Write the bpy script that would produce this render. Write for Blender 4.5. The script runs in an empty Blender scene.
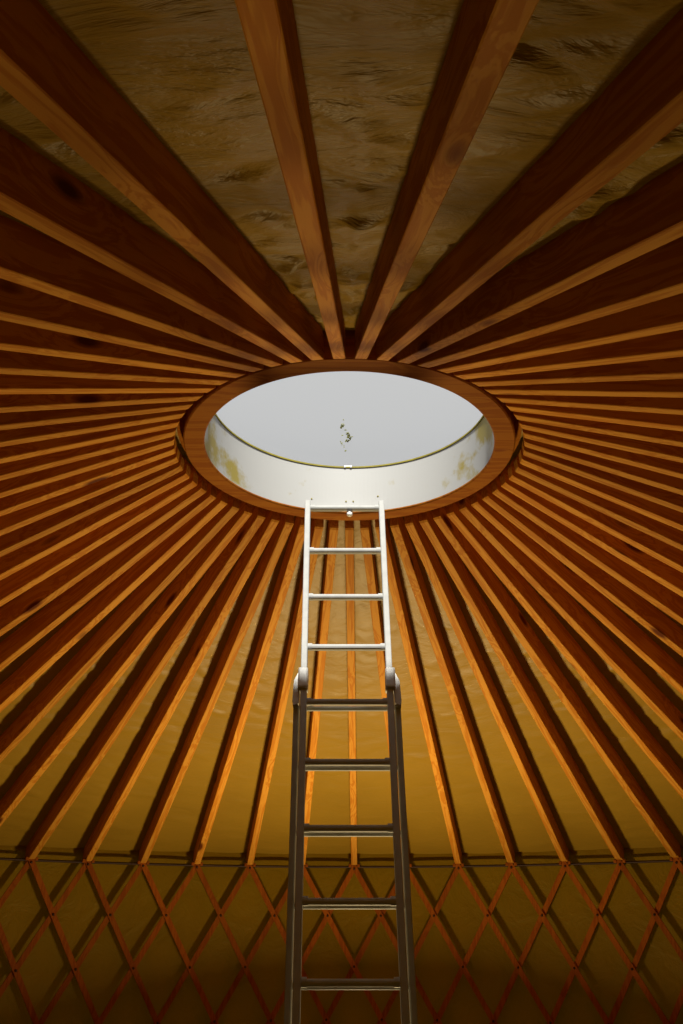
import bpy, bmesh, math, random
from mathutils import Vector, Matrix, noise
PI = math.pi
C = bpy.context.scene.collection
S = bpy.context.scene
R = math.radians

# ------------------------------------------------------------------ camera
cam_data = bpy.data.cameras.new('camera')
cam = bpy.data.objects.new('camera', cam_data)
C.objects.link(cam)
cam.location = (-0.0145, -3.626, 1.65)
cam.rotation_euler = (R(90 + 25.03), 0, 0)
cam_data.sensor_fit = 'VERTICAL'
cam_data.sensor_height = 24
cam_data.lens = 896.95 / 1024 * 24
cam_data.shift_x = -15.85 / 1024
cam_data.clip_start = 0.02
S.camera = cam

# ------------------------------------------------------------------ sky, sun, exposure
SKY = 0.56            # hazy white daylight
SUN = 8.6
FILL = 92.0  # power of the added fill light
w = bpy.data.worlds.new('sky')
S.world = w
w.use_nodes = True
nt = w.node_tree
nt.nodes.clear()
out = nt.nodes.new('ShaderNodeOutputWorld')
bg = nt.nodes.new('ShaderNodeBackground')
tc = nt.nodes.new('ShaderNodeTexCoord')
sep = nt.nodes.new('ShaderNodeSeparateXYZ')
mr = nt.nodes.new('ShaderNodeMapRange')
mr.inputs['From Min'].default_value = -1
mr.inputs['From Max'].default_value = 1
ramp = nt.nodes.new('ShaderNodeValToRGB')
e = ramp.color_ramp.elements
e[0].position = 0.0; e[0].color = (0.10, 0.11, 0.05, 1)
e[1].position = 1.0; e[1].color = (1.0, 1.0, 1.0, 1)
for p_, c_ in ((0.49, (0.14, 0.15, 0.08, 1)), (0.53, (0.93, 0.935, 0.94, 1)), (0.80, (1.0, 1.0, 1.0, 1))):
    el = ramp.color_ramp.elements.new(p_); el.color = c_
nt.links.new(tc.outputs['Generated'], sep.inputs[0])
nt.links.new(sep.outputs['Z'], mr.inputs['Value'])
nt.links.new(mr.outputs['Result'], ramp.inputs[0])
nt.links.new(ramp.outputs['Color'], bg.inputs['Color'])
nt.links.new(bg.outputs[0], out.inputs['Surface'])
bg.inputs['Strength'].default_value = SKY

sun_data = bpy.data.lights.new('sun', 'SUN')
sun = bpy.data.objects.new('sun', sun_data)
C.objects.link(sun)
sun.location = (0, -5, 9)
sun.rotation_euler = (R(38.8), 0, R(2))
sun_data.energy = SUN
sun_data.angle = R(4.0)
sun_data.color = (1.0, 0.96, 0.88)

S.view_settings.view_transform = 'Standard'
S.view_settings.look = 'None'
S.view_settings.gamma = 1
S.view_settings.use_curve_mapping = False
S.view_settings.exposure = 0
cy = S.cycles
cy.max_bounces = 8
cy.diffuse_bounces = 4
cy.transparent_max_bounces = 8
cy.sample_clamp_indirect = 6
cy.caustics_reflective = False
cy.caustics_refractive = False
cy.use_denoising = True
cy.use_adaptive_sampling = False

# ------------------------------------------------------------------ materials
def mat(name):
    m = bpy.data.materials.new(name)
    m.use_nodes = True
    b = m.node_tree.nodes['Principled BSDF']
    return m, m.node_tree, b

def N(nt, kind, **kw):
    n = nt.nodes.new('ShaderNode' + kind)
    for k, v in kw.items():
        if k in n.inputs: n.inputs[k].default_value = v
        else: setattr(n, k, v)
    return n

def wood(name, light, mid, dark, knots=True, rough=0.62, along='X', scale=1.0):
    """Long-grained timber: grain runs along the local axis."""
    m, nt, b = mat(name)
    L = nt.links.new
    tc = N(nt, 'TexCoord'); oi = N(nt, 'ObjectInfo')
    mul = N(nt, 'Math', operation='MULTIPLY'); mul.inputs[1].default_value = 37.0
    L(oi.outputs['Random'], mul.inputs[0])
    add = N(nt, 'VectorMath', operation='ADD')
    L(tc.outputs['Object'], add.inputs[0]); L(mul.outputs[0], add.inputs[1])
    mp = N(nt, 'Mapping')
    mp.inputs['Scale'].default_value = (0.35 * scale, 6 * scale, 6 * scale) if along == 'X' else (6 * scale, 6 * scale, 0.35 * scale)
    L(add.outputs[0], mp.inputs[0])
    # knots: elongated cells
    mk = N(nt, 'Mapping'); mk.inputs['Scale'].default_value = (1.9, 5.5, 5.5) if along == 'X' else (5.5, 5.5, 1.9)
    L(add.outputs[0], mk.inputs[0])
    vo = N(nt, 'TexVoronoi', Scale=1.0)
    L(mk.outputs[0], vo.inputs['Vector'])
    kn = N(nt, 'MapRange'); kn.inputs['From Min'].default_value = 0.07; kn.inputs['From Max'].default_value = 0.15
    kn.inputs['To Min'].default_value = 1; kn.inputs['To Max'].default_value = 0
    L(vo.outputs['Distance'], kn.inputs['Value'])
    bend = N(nt, 'MapRange'); bend.inputs['From Min'].default_value = 0.0; bend.inputs['From Max'].default_value = 0.5
    bend.inputs['To Min'].default_value = 0.5; bend.inputs['To Max'].default_value = 0
    L(vo.outputs['Distance'], bend.inputs['Value'])
    ad2 = N(nt, 'VectorMath', operation='ADD')
    L(mp.outputs[0], ad2.inputs[0]); L(bend.outputs[0], ad2.inputs[1])
    n1 = N(nt, 'TexNoise', Scale=1.4, Detail=5.0, Roughness=0.6)
    L(ad2.outputs[0], n1.inputs['Vector'])
    m10 = N(nt, 'Math', operation='MULTIPLY'); m10.inputs[1].default_value = 58.0
    L(n1.outputs['Fac'], m10.inputs[0])
    sn = N(nt, 'Math', operation='SINE'); L(m10.outputs[0], sn.inputs[0])
    mr = N(nt, 'MapRange'); mr.inputs['From Min'].default_value = -1; L(sn.outputs[0], mr.inputs['Value'])
    r = N(nt, 'ValToRGB'); L(mr.outputs[0], r.inputs[0])
    r.color_ramp.elements[0].position = 0.1; r.color_ramp.elements[0].color = (*mid, 1)
    r.color_ramp.elements[1].position = 0.75; r.color_ramp.elements[1].color = (*light, 1)
    # each plank has its own tone
    hs = N(nt, 'HueSaturation'); L(r.outputs[0], hs.inputs['Color'])
    tv = N(nt, 'MapRange'); tv.inputs['To Min'].default_value = 0.82; tv.inputs['To Max'].default_value = 1.12
    L(oi.outputs['Random'], tv.inputs['Value']); L(tv.outputs[0], hs.inputs['Value'])
    mx = N(nt, 'MixRGB'); L(hs.outputs[0], mx.inputs['Color1']); mx.inputs['Color2'].default_value = (*dark, 1)
    if knots: L(kn.outputs[0], mx.inputs['Fac'])
    else: mx.inputs['Fac'].default_value = 0
    L(mx.outputs[0], b.inputs['Base Color'])
    b.inputs['Roughness'].default_value = rough
    b.inputs['Specular IOR Level'].default_value = 0.08
    bp = N(nt, 'Bump'); bp.inputs['Strength'].default_value = 0.25; bp.inputs['Distance'].default_value = 0.002
    L(mr.outputs[0], bp.inputs['Height']); L(bp.outputs[0], b.inputs['Normal'])
    return m

M = {}
M['rafter'] = wood('pine rafter wood', (0.62, 0.28, 0.036), (0.50, 0.185, 0.016), (0.13, 0.030, 0.005))
M['slat'] = wood('lattice slat wood', (0.33, 0.095, 0.008), (0.27, 0.07, 0.006), (0.2, 0.05, 0.01), knots=False, along='Z')
M['ring'] = wood('laminated ring wood', (0.33, 0.115, 0.010), (0.27, 0.080, 0.006), (0.18, 0.04, 0.01), scale=0.6)
M['floor'] = wood('floor boards', (0.22, 0.09, 0.008), (0.16, 0.06, 0.006), (0.06, 0.02, 0.004))

def canvas(name, col, trans_col, trans, bump, mapping_scale, sheen=0.25, loose=True):
    m, nt, b = mat(name)
    L = nt.links.new
    b.inputs['Roughness'].default_value = 0.46
    b.inputs['Specular IOR Level'].default_value = sheen
    tc = N(nt, 'TexCoord')
    nz = N(nt, 'TexNoise', Scale=1.0, Detail=6.0, Roughness=0.6, Distortion=0.6)
    mp = N(nt, 'Mapping'); mp.inputs['Scale'].default_value = mapping_scale
    L(tc.outputs['UV'], mp.inputs[0]); L(mp.outputs[0], nz.inputs['Vector'])
    bp = N(nt, 'Bump'); bp.inputs['Strength'].default_value = bump; bp.inputs['Distance'].default_value = 0.04
    L(nz.outputs['Fac'], bp.inputs['Height'])
    if loose:      # the cloth hangs looser, and creases more, on the near half of the roof
        so = N(nt, 'SeparateXYZ'); L(tc.outputs['Object'], so.inputs[0])
        ls = N(nt, 'MapRange'); L(so.outputs['Y'], ls.inputs['Value'])
        for k_, v_ in (('From Min', -0.9), ('From Max', 0.7), ('To Min', bump), ('To Max', bump * 0.22)): ls.inputs[k_].default_value = v_
        L(ls.outputs[0], bp.inputs['Strength'])
    L(bp.outputs[0], b.inputs['Normal'])
    big = N(nt, 'TexNoise', Scale=2.2, Detail=3.0)
    L(tc.outputs['Object'], big.inputs['Vector'])
    r = N(nt, 'ValToRGB'); L(big.outputs['Fac'], r.inputs[0])
    r.color_ramp.elements[0].position = 0.3; r.color_ramp.elements[0].color = (*[c * 0.86 for c in col], 1)
    r.color_ramp.elements[1].position = 0.7; r.color_ramp.elements[1].color = (*col, 1)
    L(r.outputs[0], b.inputs['Base Color'])
    tr = N(nt, 'BsdfTranslucent'); tr.inputs['Color'].default_value = (*trans_col, 1)
    L(bp.outputs[0], tr.inputs['Normal'])
    ms = N(nt, 'MixShader'); ms.inputs[0].default_value = trans
    o = nt.nodes['Material Output']
    L(b.outputs[0], ms.inputs[1]); L(tr.outputs[0], ms.inputs[2]); L(ms.outputs[0], o.inputs['Surface'])
    return m
M['roof'] = canvas('roof liner canvas', (0.31, 0.185, 0.018), (0.62, 0.28, 0.005), 0.006, 1.0, (3.5, 30, 1))
M['wall'] = canvas('wall canvas', (0.24, 0.14, 0.004), (0.70, 0.45, 0.005), 0.04, 0.45, (20, 5, 1), 0.1, False)

def plain(name, col, rough=0.5, metal=0.0, spec=0.5, var=0.0):
    m, nt, b = mat(name)
    b.inputs['Base Color'].default_value = (*col, 1)
    b.inputs['Roughness'].default_value = rough
    b.inputs['Metallic'].default_value = metal
    b.inputs['Specular IOR Level'].default_value = spec
    if var:
        tc = N(nt, 'TexCoord'); nz = N(nt, 'TexNoise', Scale=18.0, Detail=4.0)
        nt.links.new(tc.outputs['Object'], nz.inputs['Vector'])
        r = N(nt, 'ValToRGB'); nt.links.new(nz.outputs['Fac'], r.inputs[0])
        r.color_ramp.elements[0].position = 0.35; r.color_ramp.elements[0].color = (*[c * (1 - var) for c in col], 1)
        r.color_ramp.elements[1].position = 0.65; r.color_ramp.elements[1].color = (*col, 1)
        nt.links.new(r.outputs[0], b.inputs['Base Color'])
    return m
M['aluminium'] = plain('brushed aluminium', (0.40, 0.405, 0.39), 0.6, 0.0, 0.1, 0.12)
M['bracket'] = plain('cast grey bracket', (0.55, 0.55, 0.52), 0.5, 0.1, 0.5, 0.15)
M['rubber'] = plain('black rubber', (0.03, 0.03, 0.03), 0.8)
M['steel'] = plain('steel cable', (0.05, 0.02, 0.01), 0.6, 0.2, 0.5, 0.3)
M['white'] = plain('white enamel', (0.85, 0.85, 0.82), 0.4, 0, 0.5, 0.08)
M['gasket'] = plain('olive rubber gasket', (0.30, 0.25, 0.03), 0.7, 0, 0.3, 0.3)
M['leaf'] = plain('dry leaf', (0.32, 0.33, 0.10), 0.8, 0, 0.3, 0.4)
M['lampbody'] = plain('black lamp housing', (0.05, 0.05, 0.05), 0.5, 0.3, 0.5, 0.2)  # body of the added fill light

# skylight curb liner: off white with yellow stains
m, nt, b = mat('stained white curb liner')
L = nt.links.new
tc = N(nt, 'TexCoord'); nz = N(nt, 'TexNoise', Scale=3.4, Detail=5.0, Roughness=0.62)
L(tc.outputs['Object'], nz.inputs['Vector'])
sx = N(nt, 'SeparateXYZ'); L(tc.outputs['Object'], sx.inputs[0])
ab = N(nt, 'Math', operation='ABSOLUTE'); L(sx.outputs['X'], ab.inputs[0])
sm = N(nt, 'MapRange'); L(ab.outputs[0], sm.inputs['Value'])
for k_, v_ in (('From Min', 0.2), ('From Max', 0.6), ('To Min', -0.06), ('To Max', 0.08)): sm.inputs[k_].default_value = v_
ad = N(nt, 'Math', operation='ADD'); L(nz.outputs['Fac'], ad.inputs[0]); L(sm.outputs[0], ad.inputs[1])
r = N(nt, 'ValToRGB'); L(ad.outputs[0], r.inputs[0])
r.color_ramp.elements[0].position = 0.56; r.color_ramp.elements[0].color = (0.375, 0.375, 0.365, 1)
r.color_ramp.elements[1].position = 0.66; r.color_ramp.elements[1].color = (0.28, 0.22, 0.04, 1)
L(r.outputs[0], b.inputs['Base Color']); b.inputs['Roughness'].default_value = 0.6
M['liner'] = m

# clear dome: thin clear acrylic
m, nt, b = mat('clear acrylic dome')
tp = N(nt, 'BsdfTransparent'); tp.inputs['Color'].default_value = (0.96, 0.97, 0.97, 1)
gl = N(nt, 'BsdfTranslucent'); gl.inputs['Color'].default_value = (0.9, 0.9, 0.9, 1)
ms = N(nt, 'MixShader'); ms.inputs[0].default_value = 0.02
nt.links.new(tp.outputs[0], ms.inputs[1]); nt.links.new(gl.outputs[0], ms.inputs[2])
nt.links.new(ms.outputs[0], nt.nodes['Material Output'].inputs['Surface'])
M['acrylic'] = m

# ------------------------------------------------------------------ helpers
def obj(name, bm, m, parent=None, smooth=False):
    me = bpy.data.meshes.new(name)
    bmesh.ops.recalc_face_normals(bm, faces=bm.faces)
    bm.to_mesh(me); bm.free()
    me.materials.append(m)
    if smooth:
        for p in me.polygons: p.use_smooth = True
    o = bpy.data.objects.new(name, me)
    C.objects.link(o)
    if parent: o.parent = parent
    return o
def tag(o, label, cat, group=None, kind=None):
    o['label'] = label
    if cat: o['category'] = cat
    if group: o['group'] = group
    if kind: o['kind'] = kind
    return o
def thing(name, label, cat, loc=(0, 0, 0), group=None):
    o = bpy.data.objects.new(name, None); C.objects.link(o)
    o.location = loc; o.empty_display_size = 0.1
    return tag(o, label, cat, group)
def box(bm, size, M4=Matrix(), bevel=0.0):
    g = bmesh.ops.create_cube(bm, size=1, matrix=M4 @ Matrix.Diagonal((*size, 1)))
    if bevel:
        es = list({e for v in g['verts'] for e in v.link_edges})
        bmesh.ops.bevel(bm, geom=es, offset=bevel, segments=2, affect='EDGES', profile=0.6)
def lathe(bm, prof, n=96, closed=True):
    """revolve an r,z outline about the z axis; closed joins last point to first"""
    rings = []
    for k in range(n):
        a = 2 * PI * k / n
        rings.append([bm.verts.new((r_ * math.sin(a), r_ * math.cos(a), z_)) for r_, z_ in prof])
    q = len(prof)
    for k in range(n):
        A, B = rings[k], rings[(k + 1) % n]
        for j in range(q if closed else q - 1):
            try: bm.faces.new((A[j], A[(j + 1) % q], B[(j + 1) % q], B[j]))
            except ValueError: pass
def tube(bm, pts, rad, n=8, cap=True):
    pts = [Vector(p) for p in pts]
    prev = None
    for i, p in enumerate(pts):
        d = (pts[min(i + 1, len(pts) - 1)] - pts[max(i - 1, 0)]).normalized()
        s = d.cross(Vector((0, 0, 1)))
        if s.length < 1e-3: s = Vector((1, 0, 0))
        s.normalize(); t = s.cross(d)
        ring = [bm.verts.new(p + rad * (math.cos(2 * PI * k / n) * s + math.sin(2 * PI * k / n) * t)) for k in range(n)]
        if prev:
            for k in range(n):
                bm.faces.new((prev[k], prev[(k + 1) % n], ring[(k + 1) % n], ring[k]))
        elif cap: bm.faces.new(ring)
        prev = ring
    if cap: bm.faces.new(prev)

# ------------------------------------------------------------------ the place's measurements
NR = 61                       # rafters
PH = -0.0098                  # azimuth of the rafter at the far side
RW, ZW = 4.0, 2.1045          # where the rafters' lower edges meet the wall top
RE, ZE = 0.763, 3.626         # where they meet the ring
OX = -0.0505                  # the ring sits slightly off centre
RO, RI, ZR = 0.7547, 0.6608, 3.642
RH = 0.125                     # rafter depth
RWID = 0.047
slope = math.atan2(ZE - ZW, RW - RE)
TOP = RH / math.cos(slope)
def az(i): return PH + 2 * PI * (i - 30) / NR       # clockwise from the far side (+y)
def low_point(a, rad):                              # rafters' lower plane
    k = (rad - RE) / (RW - RE)
    return Vector((rad * math.sin(a) + OX * (1 - k), rad * math.cos(a), ZE + (ZW - ZE) * k))

# ------------------------------------------------------------------ floor, wall, ceiling
bm = bmesh.new()
y = -4.2
for k in range(60):           # round floor cut from boards
    y0, y1 = -4.2 + k * 0.14, -4.2 + (k + 1) * 0.14 - 0.003
    h0 = math.sqrt(max(0.0, 4.2 ** 2 - max(abs(y0), abs(y1)) ** 2))
    if h0 < 0.1: continue
    box(bm, (2 * h0, y1 - y0, 0.03), Matrix.Translation((0, (y0 + y1) / 2, -0.015)))
lathe(bm, [(0.0005, -0.05), (4.3, -0.05), (4.3, -0.032), (0.0005, -0.032)], 96)
o = obj('floor', bm, M['floor']); tag(o, 'round floor of dark boards below the frame', None, kind='structure')

def wall_r(a, z):
    s = noise.noise(Vector((math.sin(a) * 5, math.cos(a) * 5, z * 0.8)))
    f = noise.noise(Vector((math.sin(a) * 16, math.cos(a) * 16, z * 5 + 9)))
    return 4.065 + 0.012 * s + 0.004 * f
bm = bmesh.new()
na, nz_ = 488, 40
uvl = bm.loops.layers.uv.new('UVMap')
grid = []
zt = ZW + TOP + 0.03
for j in range(nz_ + 1):
    z = -0.02 + (zt + 0.02) * j / nz_
    grid.append([bm.verts.new((wall_r(2 * PI * i / na, z) * math.sin(2 * PI * i / na), wall_r(2 * PI * i / na, z) * math.cos(2 * PI * i / na), z)) for i in range(na)])
for j in range(nz_):
    for i in range(na):
        f = bm.faces.new((grid[j][i], grid[j][(i + 1) % na], grid[j + 1][(i + 1) % na], grid[j + 1][i]))
        for lp, (u, v) in zip(f.loops, ((i, j), (i + 1, j), (i + 1, j + 1), (i, j + 1))):
            lp[uvl].uv = (u / na * 25.5 / 4, v / nz_ * zt)
o = obj('wall_round', bm, M['wall'], smooth=True); tag(o, 'round amber canvas wall behind the wooden lattice', None, kind='structure')

# ceiling: canvas laid over the rafters, creased across every bay
bm = bmesh.new(); uvl = bm.loops.layers.uv.new('UVMap')
per, nr = 12, 400
na = NR * per
grid = []
rc = random.Random(21)
CREASE = []
for bay in range(NR):
    near = min(1.0, abs(bay - 30) / 24) ** 1.5
    lst = []
    for q in range(40):
        lst.append((rc.uniform(0.85, 4.0), rc.uniform(-0.12, 0.12), rc.uniform(-0.10, 0.10), rc.uniform(0.016, 0.034),
                    rc.choice((-1, -1, 1)) * rc.uniform(0.3, 1) * (0.004 + 0.015 * near), rc.uniform(0, 1), rc.uniform(0.35, 1.4), rc.uniform(0, 6)))
    lst.sort(); CREASE.append(lst)
def sag(bay, t, rad):
    d = 0.0
    for r0, tilt, curve, wd, amp, tc_, te, ph in CREASE[bay]:
        if abs(rad - r0) > 0.35: continue
        c = r0 + tilt * (t - .5) + curve * (t - .5) ** 2 * 2 + 0.02 * math.sin(t * 6 + ph)
        s_ = (rad - c) / wd
        if abs(s_) > 5: continue
        d += amp * math.exp(-s_ * s_ * (0.5 if s_ > 0 else 1.6)) * math.exp(-((t - tc_) / te) ** 2)
    return d
for j in range(nr + 1):
    rad = 0.70 + (4.10 - 0.70) * j / nr
    row = []
    for i in range(na):
        bay, t = divmod(i, per); t /= per
        a = az(bay) + 2 * PI / NR * t
        p = low_point(a, rad); p.z += TOP
        if t > 0:
            env = math.sin(PI * t) * min(1.0, rad / 1.6)
            near = min(1.0, abs(bay - 30) / 24) ** 1.5
            c3 = noise.noise(Vector((t * 2, rad * 9.0, bay * 1.7)))
            d = -0.006 + sag(bay, t, rad) + (0.002 + 0.006 * near) * c3
            if bay == 60:
                sd = abs(t - 0.50 - 0.03 * noise.noise(Vector((0, rad * 2, 0))))
                d -= 0.004 * max(0, 1 - sd * 9)
            p.z += max(-0.08, env * d)
        row.append(bm.verts.new(p))
    grid.append(row)
for j in range(nr):
    for i in range(na):
        f = bm.faces.new((grid[j][i], grid[j][(i + 1) % na], grid[j + 1][(i + 1) % na], grid[j + 1][i]))
        for lp, (u, v) in zip(f.loops, ((i, j), (i + 1, j), (i + 1, j + 1), (i, j + 1))):
            lp[uvl].uv = (u / na * 10, v / nr * 3.7 / 4)
o = obj('ceiling', bm, M['roof'], smooth=True); tag(o, 'creased tan canvas roof liner above the rafters', None, kind='structure')

# ------------------------------------------------------------------ rafters
def ordinal(n):
    return ['first', 'second', 'third', 'fourth', 'fifth', 'sixth', 'seventh', 'eighth', 'ninth', 'tenth', 'eleventh', 'twelfth',
            'thirteenth', 'fourteenth', 'fifteenth', 'sixteenth', 'seventeenth', 'eighteenth', 'nineteenth', 'twentieth',
            'twenty-first', 'twenty-second', 'twenty-third', 'twenty-fourth', 'twenty-fifth', 'twenty-sixth', 'twenty-seventh',
            'twenty-eighth', 'twenty-ninth', 'thirtieth'][n - 1]
def rafter_mesh():
    bm = bmesh.new()
    Lh = math.hypot(RW - RE, ZE - ZW) + 0.03
    ch = 0.030
    # side outline in x (down the slope) and z (above the lower face)
    prof = [(0.008, 0.045), (ch, 0.004), (ch + 0.012, 0.0), (Lh - 0.07, 0.0), (Lh - 0.065, 0.012), (Lh, 0.012), (Lh + 0.01, RH - 0.03), (Lh - 0.01, RH), (0.0 + 0.065, RH), (0.008, RH - 0.02)]
    n = 24
    faces = []
    for s in (-1, 1):
        faces.append(bm.faces.new([bm.verts.new((x, s * RWID / 2, z)) for x, z in prof]))
    A, B = faces[0].verts[:], faces[1].verts[:]
    for k in range(len(prof)):
        bm.faces.new((A[k], A[(k + 1) % len(prof)], B[(k + 1) % len(prof)], B[k]))
    bmesh.ops.bevel(bm, geom=[e_ for e_ in bm.edges if e_.calc_length() > 0.5], offset=0.0025, segments=1, affect='EDGES')
    return bm
proto = obj('rafter', rafter_mesh(), M['rafter'])
def rafter_label(i):
    if i == 0: return 'broad pine rafter running over the left of the top middle, big knot near the ring'
    if i == 60: return 'broad pine rafter running over the right of the top middle, wavy grain and knots'
    if i == 30: return 'pine rafter seen through the ladder, straight behind its rungs'
    if i < 30: n_, side = 30 - i, 'left'
    else: n_, side = i - 30, 'right'
    if n_ <= 15:
        if n_ == 1: return f'pine rafter next to the {side} of the one behind the ladder'
        return f'pine rafter, {ordinal(n_)} to the {side} of the one behind the ladder'
    m_ = i if i < 30 else 60 - i
    if m_ == 1: return f'pine rafter just {side} of the two broad ones at the top'
    return f'pine rafter on the {side}, {ordinal(m_)} counting down from the broad one at the top'
OUT = {0: -0.004, 1: 0.013}      # two rafters lie a little off the even spacing
for i in range(NR):
    o = proto if i == 0 else proto.copy()
    if i: C.objects.link(o)
    a = az(i)
    p = low_point(a, RE)
    q = low_point(a + OUT.get(i, 0.0), RW)
    d = (q - p).normalized()
    side = Vector((math.cos(a), -math.sin(a), 0))
    side = (side - side.dot(d) * d).normalized()
    up = side.cross(d)
    if up.z < 0: side = -side; up = -up
    yv = up.cross(d)
    mw = Matrix((d, yv, up)).transposed().to_4x4()
    mw.translation = p
    o.matrix_world = mw
    tag(o, rafter_label(i), 'rafter', 'pine rafters fanning out from the ring')

# ------------------------------------------------------------------ ring with curb liner
ring = thing('compression_ring', 'round wooden ring at the middle of the roof that all rafters meet', 'roof ring', (OX, 0, ZR))
bm = bmesh.new()
b_ = 0.006
lathe(bm, [(RI + b_, 0), (RO - b_, 0), (RO, b_), (RO, 0.155), (RI + 0.03, 0.155), (RI + 0.03, 0.012), (RI, 0.012), (RI, b_)], 192)
rg = obj('ring_laminate', bm, M['ring'], ring, smooth=False)
bm = bmesh.new()
lathe(bm, [(RI + 0.002, 0.0125), (RI + 0.0295, 0.0125), (RI + 0.0295, 0.272), (RI + 0.002, 0.272)], 192)
o = None
bm2 = bmesh.new(); lathe(bm2, [(RO + 0.001, 0.060), (RO + 0.034, 0.070), (RO + 0.034, 0.140), (RO + 0.001, 0.150)], 122)
obj('backing_band', bm2, M['ring'], ring)  # added band, stands in for the shade in the gap outside the ring
o = obj('curb_liner', bm, M['liner'], ring); o['label'] = 'white liner inside the ring, stained yellow in places'
bm = bmesh.new()
lathe(bm, [(RI - 0.003, 0.272), (RI + 0.05, 0.272), (RI + 0.05, 0.280), (RI - 0.003, 0.280)], 192)
o = obj('gasket', bm, M['gasket'], ring); o['label'] = 'thin olive gasket line'
def scr(x, z):
    bm = bmesh.new()
    yy = math.sqrt((RI) ** 2 - x * x)
    bmesh.ops.create_icosphere(bm, subdivisions=2, radius=0.0045, matrix=Matrix.Translation((x, yy, z)) @ Matrix.Diagonal((1, .5, 1, 1)))
    o = obj('screw', bm, M['gasket'], ring); o['label'] = 'small brown screw head'
for x, z in ((-0.205, 0.072), (-0.024, 0.072), (0.014, 0.072), (0.145, 0.095)): scr(x, z)

dome = thing('skylight_dome', 'clear skylight dome closing the round opening over the ring', 'skylight', (OX, 0, ZR + 0.280))
bm = bmesh.new()
prof = [(0.005, 0.30)] + [(0.725 * math.sin(PI / 2 * t / 14), 0.017 + 0.28 * math.cos(PI / 2 * t / 14)) for t in range(1, 15)]
lathe(bm, prof, 96, closed=False)
obj('dome_shell', bm, M['acrylic'], dome, smooth=True)
bm = bmesh.new()
lathe(bm, [(RI + 0.030, 0.0), (0.76, 0.0), (0.76, 0.016), (RI + 0.030, 0.016)], 128)
o = obj('rim_frame', bm, M['white'], dome)
bm = bmesh.new()
box(bm, (0.026, 0.010, 0.012), Matrix.Translation((-0.015, RI + 0.002, 0.0)), 0.003)
for s in (-1, 1): box(bm, (0.010, 0.008, 0.012), Matrix.Translation((-0.015 + s * 0.016, RI - 0.004, -0.002)), 0.002)
o = obj('clip', bm, M['white'], dome); o['label'] = 'small white clip on the rim'

knob = thing('latch_knob', 'small round white latch knob under the ring behind the top rung', 'latch', (-0.055, RI - 0.012, ZR - 0.01))
bm = bmesh.new(); box(bm, (0.03, 0.006, 0.05), Matrix.Translation((0, 0.004, 0.02)), 0.002)
obj('backplate', bm, M['white'], knob)
bm = bmesh.new(); bmesh.ops.create_uvsphere(bm, u_segments=20, v_segments=12, radius=0.015, matrix=Matrix.Translation((0, -0.012, -0.004)))
tube(bm, [(0, 0.004, 0), (0, -0.01, -0.003)], 0.006)
obj('knob', bm, M['white'], knob, smooth=True)

# dry scraps lying on the outside of the dome
bm = bmesh.new()
rng = random.Random(11)
def dome_z(x, y): 
    q = min(1, (x * x + y * y) / 0.725 ** 2); return ZR + 0.30 + 0.28 * math.sqrt(max(0, 1 - q))
spots = [(-0.045, 0.470, .012), (-0.040, 0.462, .010), (-0.025, 0.500, .010), (-0.005, 0.530, .013), (0.000, 0.538, .009), (-0.020, 0.548, .009), (-0.045, 0.515, .005),
         (-0.048, 0.560, .006), (-0.038, 0.57, .005), (-0.030, 0.585, .005), (-0.040, 0.43, .004), (-0.010, 0.515, .005), (-0.055, 0.55, .004)]
for x, y, s_ in spots:
    y += 0.10
    for q in range(3):
        xx, yy = x + rng.uniform(-s_, s_) * .7, y + rng.uniform(-s_, s_)
        zz = dome_z(xx, yy) + 0.006
        box(bm, (s_ * rng.uniform(.5, 1), s_ * rng.uniform(1, 2), 0.003), Matrix.Translation((xx + OX, yy, zz)) @ Matrix.Rotation(rng.uniform(0, 3), 4, 'Z') @ Matrix.Rotation(rng.uniform(-.6, .2), 4, 'X'), 0.001)
o = obj('leaf_litter', bm, M['leaf']); tag(o, 'scatter of dry leaf scraps lying on the skylight dome', 'leaf litter', kind='stuff')

# ------------------------------------------------------------------ lattice wall
HP = 0.35
lat = thing('lattice_wall', 'diamond lattice of crossed wooden slats standing inside the canvas wall', 'lattice')
def slat_bm(i, dr, rad):
    bm = bmesh.new()
    n = 24
    wv = 0.0385; th = 0.013
    prev = None
    for k in range(n + 1):
        s = k / n
        z = ZW + 0.035 - s * (ZW + 0.035)
        a = az(i) + dr * (PI / NR) * ((ZW - z) / HP)
        c = Vector((rad * math.sin(a), rad * math.cos(a), z))
        rd = Vector((math.sin(a), math.cos(a), 0))
        tg = Vector((math.cos(a), -math.sin(a), 0)) * (rad * dr * PI / NR / HP) + Vector((0, 0, -1)); tg.normalize()
        sd = tg.cross(rd).normalized()
        ring_ = [bm.verts.new(c + sd * (u * wv / 2) + rd * (v * th / 2)) for u, v in ((-1, -1), (1, -1), (1, 1), (-1, 1))]
        if prev:
            for q in range(4): bm.faces.new((prev[q], prev[(q + 1) % 4], ring_[(q + 1) % 4], ring_[q]))
        else: bm.faces.new(ring_)
        prev = ring_
    bm.faces.new(prev)
    return bm
SPAN = 24
for i in range(30 - SPAN, 30 + SPAN + 1):
    for dr, rad in ((1, 3.985), (-1, 4.001)):
        s_ = obj('slat', slat_bm(i, dr, rad), M['slat'], lat)
        if dr == 1 and abs(i - 30) <= 11:
            for row in range(0, 4):
                bm = bmesh.new()
                a = az(i) + row * PI / NR
                z = ZW - row * HP - (0.0 if row else 0.012)
                bmesh.ops.create_uvsphere(bm, u_segments=10, v_segments=6, radius=0.009, matrix=Matrix.Translation((3.976 * math.sin(a), 3.976 * math.cos(a), z)))
                b1 = obj('rivet', bm, M['steel'], s_, smooth=True)

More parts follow.
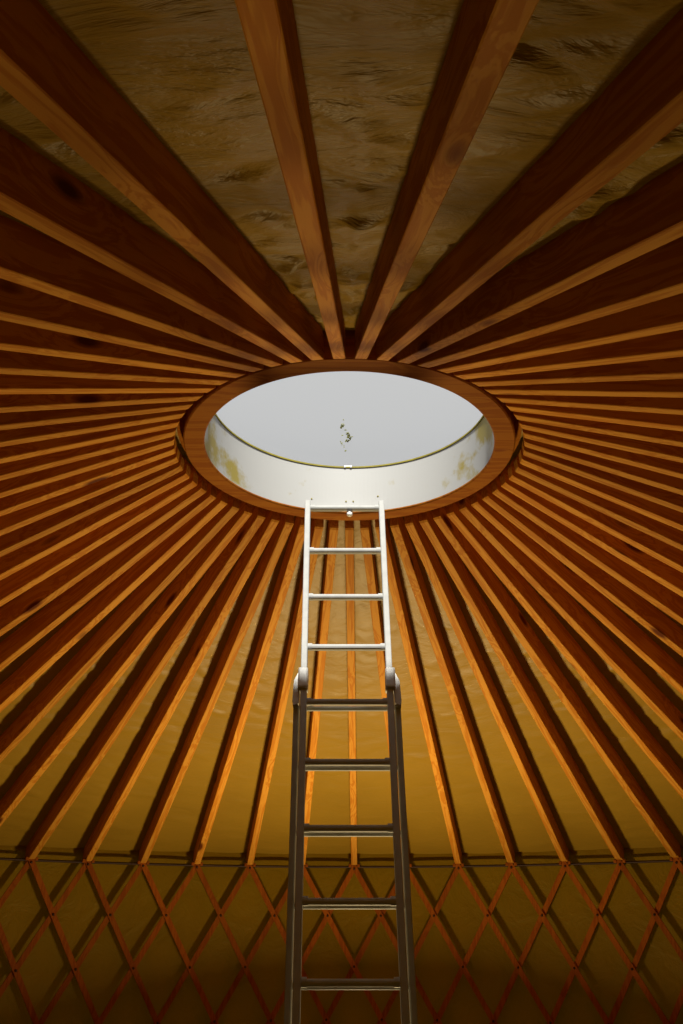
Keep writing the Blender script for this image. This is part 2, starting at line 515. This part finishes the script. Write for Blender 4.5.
# cable along the top of the lattice, straight from rafter to rafter
cab = None
bm = bmesh.new()
pts = [(4.005 * math.sin(az(i)), 4.005 * math.cos(az(i)), ZW + 0.004) for i in range(NR)] 
pts.append(pts[0])
tube(bm, pts, 0.009, 8, cap=False)
cab = obj('wall_cable', bm, M['steel'], smooth=True); tag(cab, 'dark tension cable running along the top of the lattice under the rafters', 'cable')
for i in range(30 - 14, 30 + 15):
    a = az(i)
    for s in (-1, 1):
        bm = bmesh.new()
        M4 = Matrix.Translation((3.985 * math.sin(a) + s * 0.033 * math.cos(a), 3.985 * math.cos(a) - s * 0.033 * math.sin(a), ZW + 0.012)) @ Matrix.Rotation(-a, 4, 'Z')
        box(bm, (0.022, 0.026, 0.024), M4, 0.004)
        obj('cable_clamp', bm, M['slat'], cab)

# ------------------------------------------------------------------ extension ladder
LY, LZ, LA, SP = 0.6315, 2.0083 + 1.65, 1.3053, 0.2821
U = Vector((0, -math.cos(LA), -math.sin(LA)))       # down the ladder
NB = Vector((0, math.sin(LA), -math.cos(LA)))       # away from the camera side
def xc(k): return -0.0812 + (0.0412) * k / 8
def lp(k, x=0, back=0.0): return Vector((xc(k) + x, LY, LZ)) + U * (k * SP) + NB * back
foot_k = LZ / (SP * math.sin(LA))
lad = thing('extension_ladder', 'aluminium extension ladder leaning up against the roof ring', 'ladder', (xc(foot_k), LY - math.cos(LA) * foot_k * SP, 0))
base_off = -Vector(lad.location)
def place(bm): bmesh.ops.translate(bm, verts=bm.verts, vec=base_off); return bm
def rail_bm(k0, k1, x, back, wd, dp):
    """channel rail: flat web with two rounded flanges"""
    bm = bmesh.new()
    s = 1 if x > 0 else -1
    a, b = lp(k0, x, back), lp(k1, x, back)
    d = (b - a); Lr = d.length; d.normalize()
    ux = Vector((1, 0, 0)); ux = (ux - ux.dot(d) * d).normalized(); un = d.cross(ux)
    if un.dot(NB) < 0: un = -un
    ho, t = wd / 2, 0.006
    # outline: channel open outward
    pr = [(-ho, -dp / 2 + 0.004), (-ho + 0.004, -dp / 2), (ho - 0.003, -dp / 2), (ho, -dp / 2 + 0.003), (ho, -dp / 2 + t), (ho - 0.004, -dp / 2 + t + .002), (-ho + t, -dp / 2 + t + .002),
          (-ho + t, dp / 2 - t - .002), (ho - 0.004, dp / 2 - t - .002), (ho, dp / 2 - t), (ho, dp / 2 - 0.003), (ho - 0.003, dp / 2), (-ho + 0.004, dp / 2), (-ho, dp / 2 - 0.004)]
    A = [bm.verts.new(a + ux * (s * u) + un * v) for u, v in pr]
    B = [bm.verts.new(b + ux * (s * u) + un * v) for u, v in pr]
    n = len(pr)
    for k in range(n): bm.faces.new((A[k], A[(k + 1) % n], B[(k + 1) % n], B[k]))
    bm.faces.new(A); bm.faces.new(B)
    return place(bm)
WF, WB, BK = 0.3855 / 2, 0.453 / 2, 0.060
FT, FB = -0.12, 11.4        # upper section from above the ring edge down past the frame
for s in (-1, 1):
    o = obj('rail', rail_bm(FT, FB, s * WF, 0, 0.028, 0.052), M['aluminium'], lad)
    o['label'] = ('left' if s < 0 else 'right') + ' inner rail of the upper section'
    o = obj('rail', rail_bm(3.9, foot_k - 0.12, s * WB, BK, 0.026, 0.056), M['aluminium'], lad)
    o['label'] = ('left' if s < 0 else 'right') + ' outer rail of the lower section'
    bm = bmesh.new()
    ft = lp(foot_k, s * WB, BK); 
    box(bm, (0.05, 0.10, 0.035), Matrix.Translation((ft.x, ft.y - .01, 0.0175)), 0.008)
    box(bm, (0.036, 0.05, 0.06), Matrix.Translation((ft.x, ft.y, 0.05)), 0.006)
    obj('rubber_foot', place(bm), M['rubber'], lad)
def rung_bm(k, half, back, ry, rz):
    bm = bmesh.new()
    c = lp(k, 0, back)
    n = 14
    ends = []
    for x in (-half, half):
        v_ = []
        for q in range(n):
            t = 2 * PI * q / n
            yy, zz = math.cos(t) * ry, math.sin(t) * rz
            zz = min(zz, rz * 0.72)             # flat tread on top
            v_.append(bm.verts.new(c + Vector((x, yy, zz))))
        ends.append(v_)
    for q in range(n): bm.faces.new((ends[0][q], ends[0][(q + 1) % n], ends[1][(q + 1) % n], ends[1][q]))
    bm.faces.new(ends[0]); bm.faces.new(ends[1])
    return place(bm)
def collar_bm(k, x, back, rad):
    bm = bmesh.new()
    c = lp(k, x, back)
    bmesh.ops.create_cone(bm, cap_ends=True, segments=16, radius1=rad, radius2=rad, depth=0.022, matrix=Matrix.Translation(c) @ Matrix.Rotation(PI / 2, 4, 'Y'))
    return place(bm)
for k in range(0, 12):
    kk = k - 0.0
    r_ = obj('rung', rung_bm(kk, WF - 0.008, 0, 0.018, 0.0160), M['aluminium'], lad)
    for s in (-1, 1):
        obj('rung_collar', collar_bm(kk, s * (WF - 0.024), -0.002, 0.0175), M['aluminium'], r_, smooth=False)
k = 4
while k < foot_k - 0.6:
    r_ = obj('rung', rung_bm(k, WB - 0.008, BK, 0.015, 0.012), M['aluminium'], lad)
    for s in (-1, 1):
        obj('rung_collar', collar_bm(k, s * (WB - 0.024), BK, 0.0125), M['aluminium'], r_, smooth=False)
    k += 1
# guide brackets at the top of the lower section, wrapped round the upper rails
for s in (-1, 1):
    bm = bmesh.new()
    rot = Matrix((Vector((1, 0, 0)), NB, -U)).transposed().to_4x4()
    mid = lp(3.63, s * (WF + 0.003), -0.006)
    box(bm, (0.045, 0.072, 0.100), Matrix.Translation(mid) @ rot, 0.009)
    o = obj('guide_bracket', place(bm), M['bracket'], lad); o['label'] = ('left' if s < 0 else 'right') + ' grey guide bracket joining the two sections'
    bm = bmesh.new()   # tapering outer cheek, running down onto the lower rail
    pr = [(3.50, 0.016), (3.46, 0.026), (3.62, 0.046), (3.98, 0.050), (4.05, 0.046), (4.02, 0.022), (3.80, 0.018)]
    fs = []
    for bk in (0.0, 0.085):
        fs.append([bm.verts.new(lp(kq, s * (WF + xq), bk)) for kq, xq in pr])
    bm.faces.new(fs[0]); bm.faces.new(fs[1])
    for q in range(len(pr)): bm.faces.new((fs[0][q], fs[0][(q + 1) % len(pr)], fs[1][(q + 1) % len(pr)], fs[1][q]))
    ck = obj('cheek_plate', place(bm), M['bracket'], o)

# ------------------------------------------------------------------ uplight added out of view to brighten the rafters
ul = thing('work_light', 'black tripod work light pointing up beyond the ladder, below the frame', 'lamp', (0.0, 2.3, 0))
HZ = 0.30
bm = bmesh.new()
lathe(bm, [(0.02, HZ), (0.14, HZ + 0.01), (0.22, HZ + 0.12), (0.215, HZ + 0.125), (0.17, HZ + 0.06), (0.02, HZ + 0.05)], 40)
obj('housing', bm, M['lampbody'], ul, smooth=False)
bm = bmesh.new(); tube(bm, [(0, 0, 0.14), (0, 0, HZ + 0.01)], 0.014, 10)
obj('pole', bm, M['lampbody'], ul)
for k in range(3):
    a = 2 * PI * k / 3
    bm = bmesh.new(); tube(bm, [(0.012 * math.sin(a), 0.012 * math.cos(a), 0.17), (0.33 * math.sin(a), 0.33 * math.cos(a), 0.012)], 0.011, 8)
    obj('leg', bm, M['lampbody'], ul)
ld = bpy.data.lights.new('uplight', 'AREA'); ld.shape = 'DISK'; ld.size = 0.34; ld.energy = FILL; ld.color = (1.0, 0.75, 0.36)
ld.spread = R(172)
lo = bpy.data.objects.new('lamp_light', ld); C.objects.link(lo); lo.parent = ul
lo.location = (0, 0, HZ + 0.13); lo.rotation_euler = (PI + R(25), 0, 0)
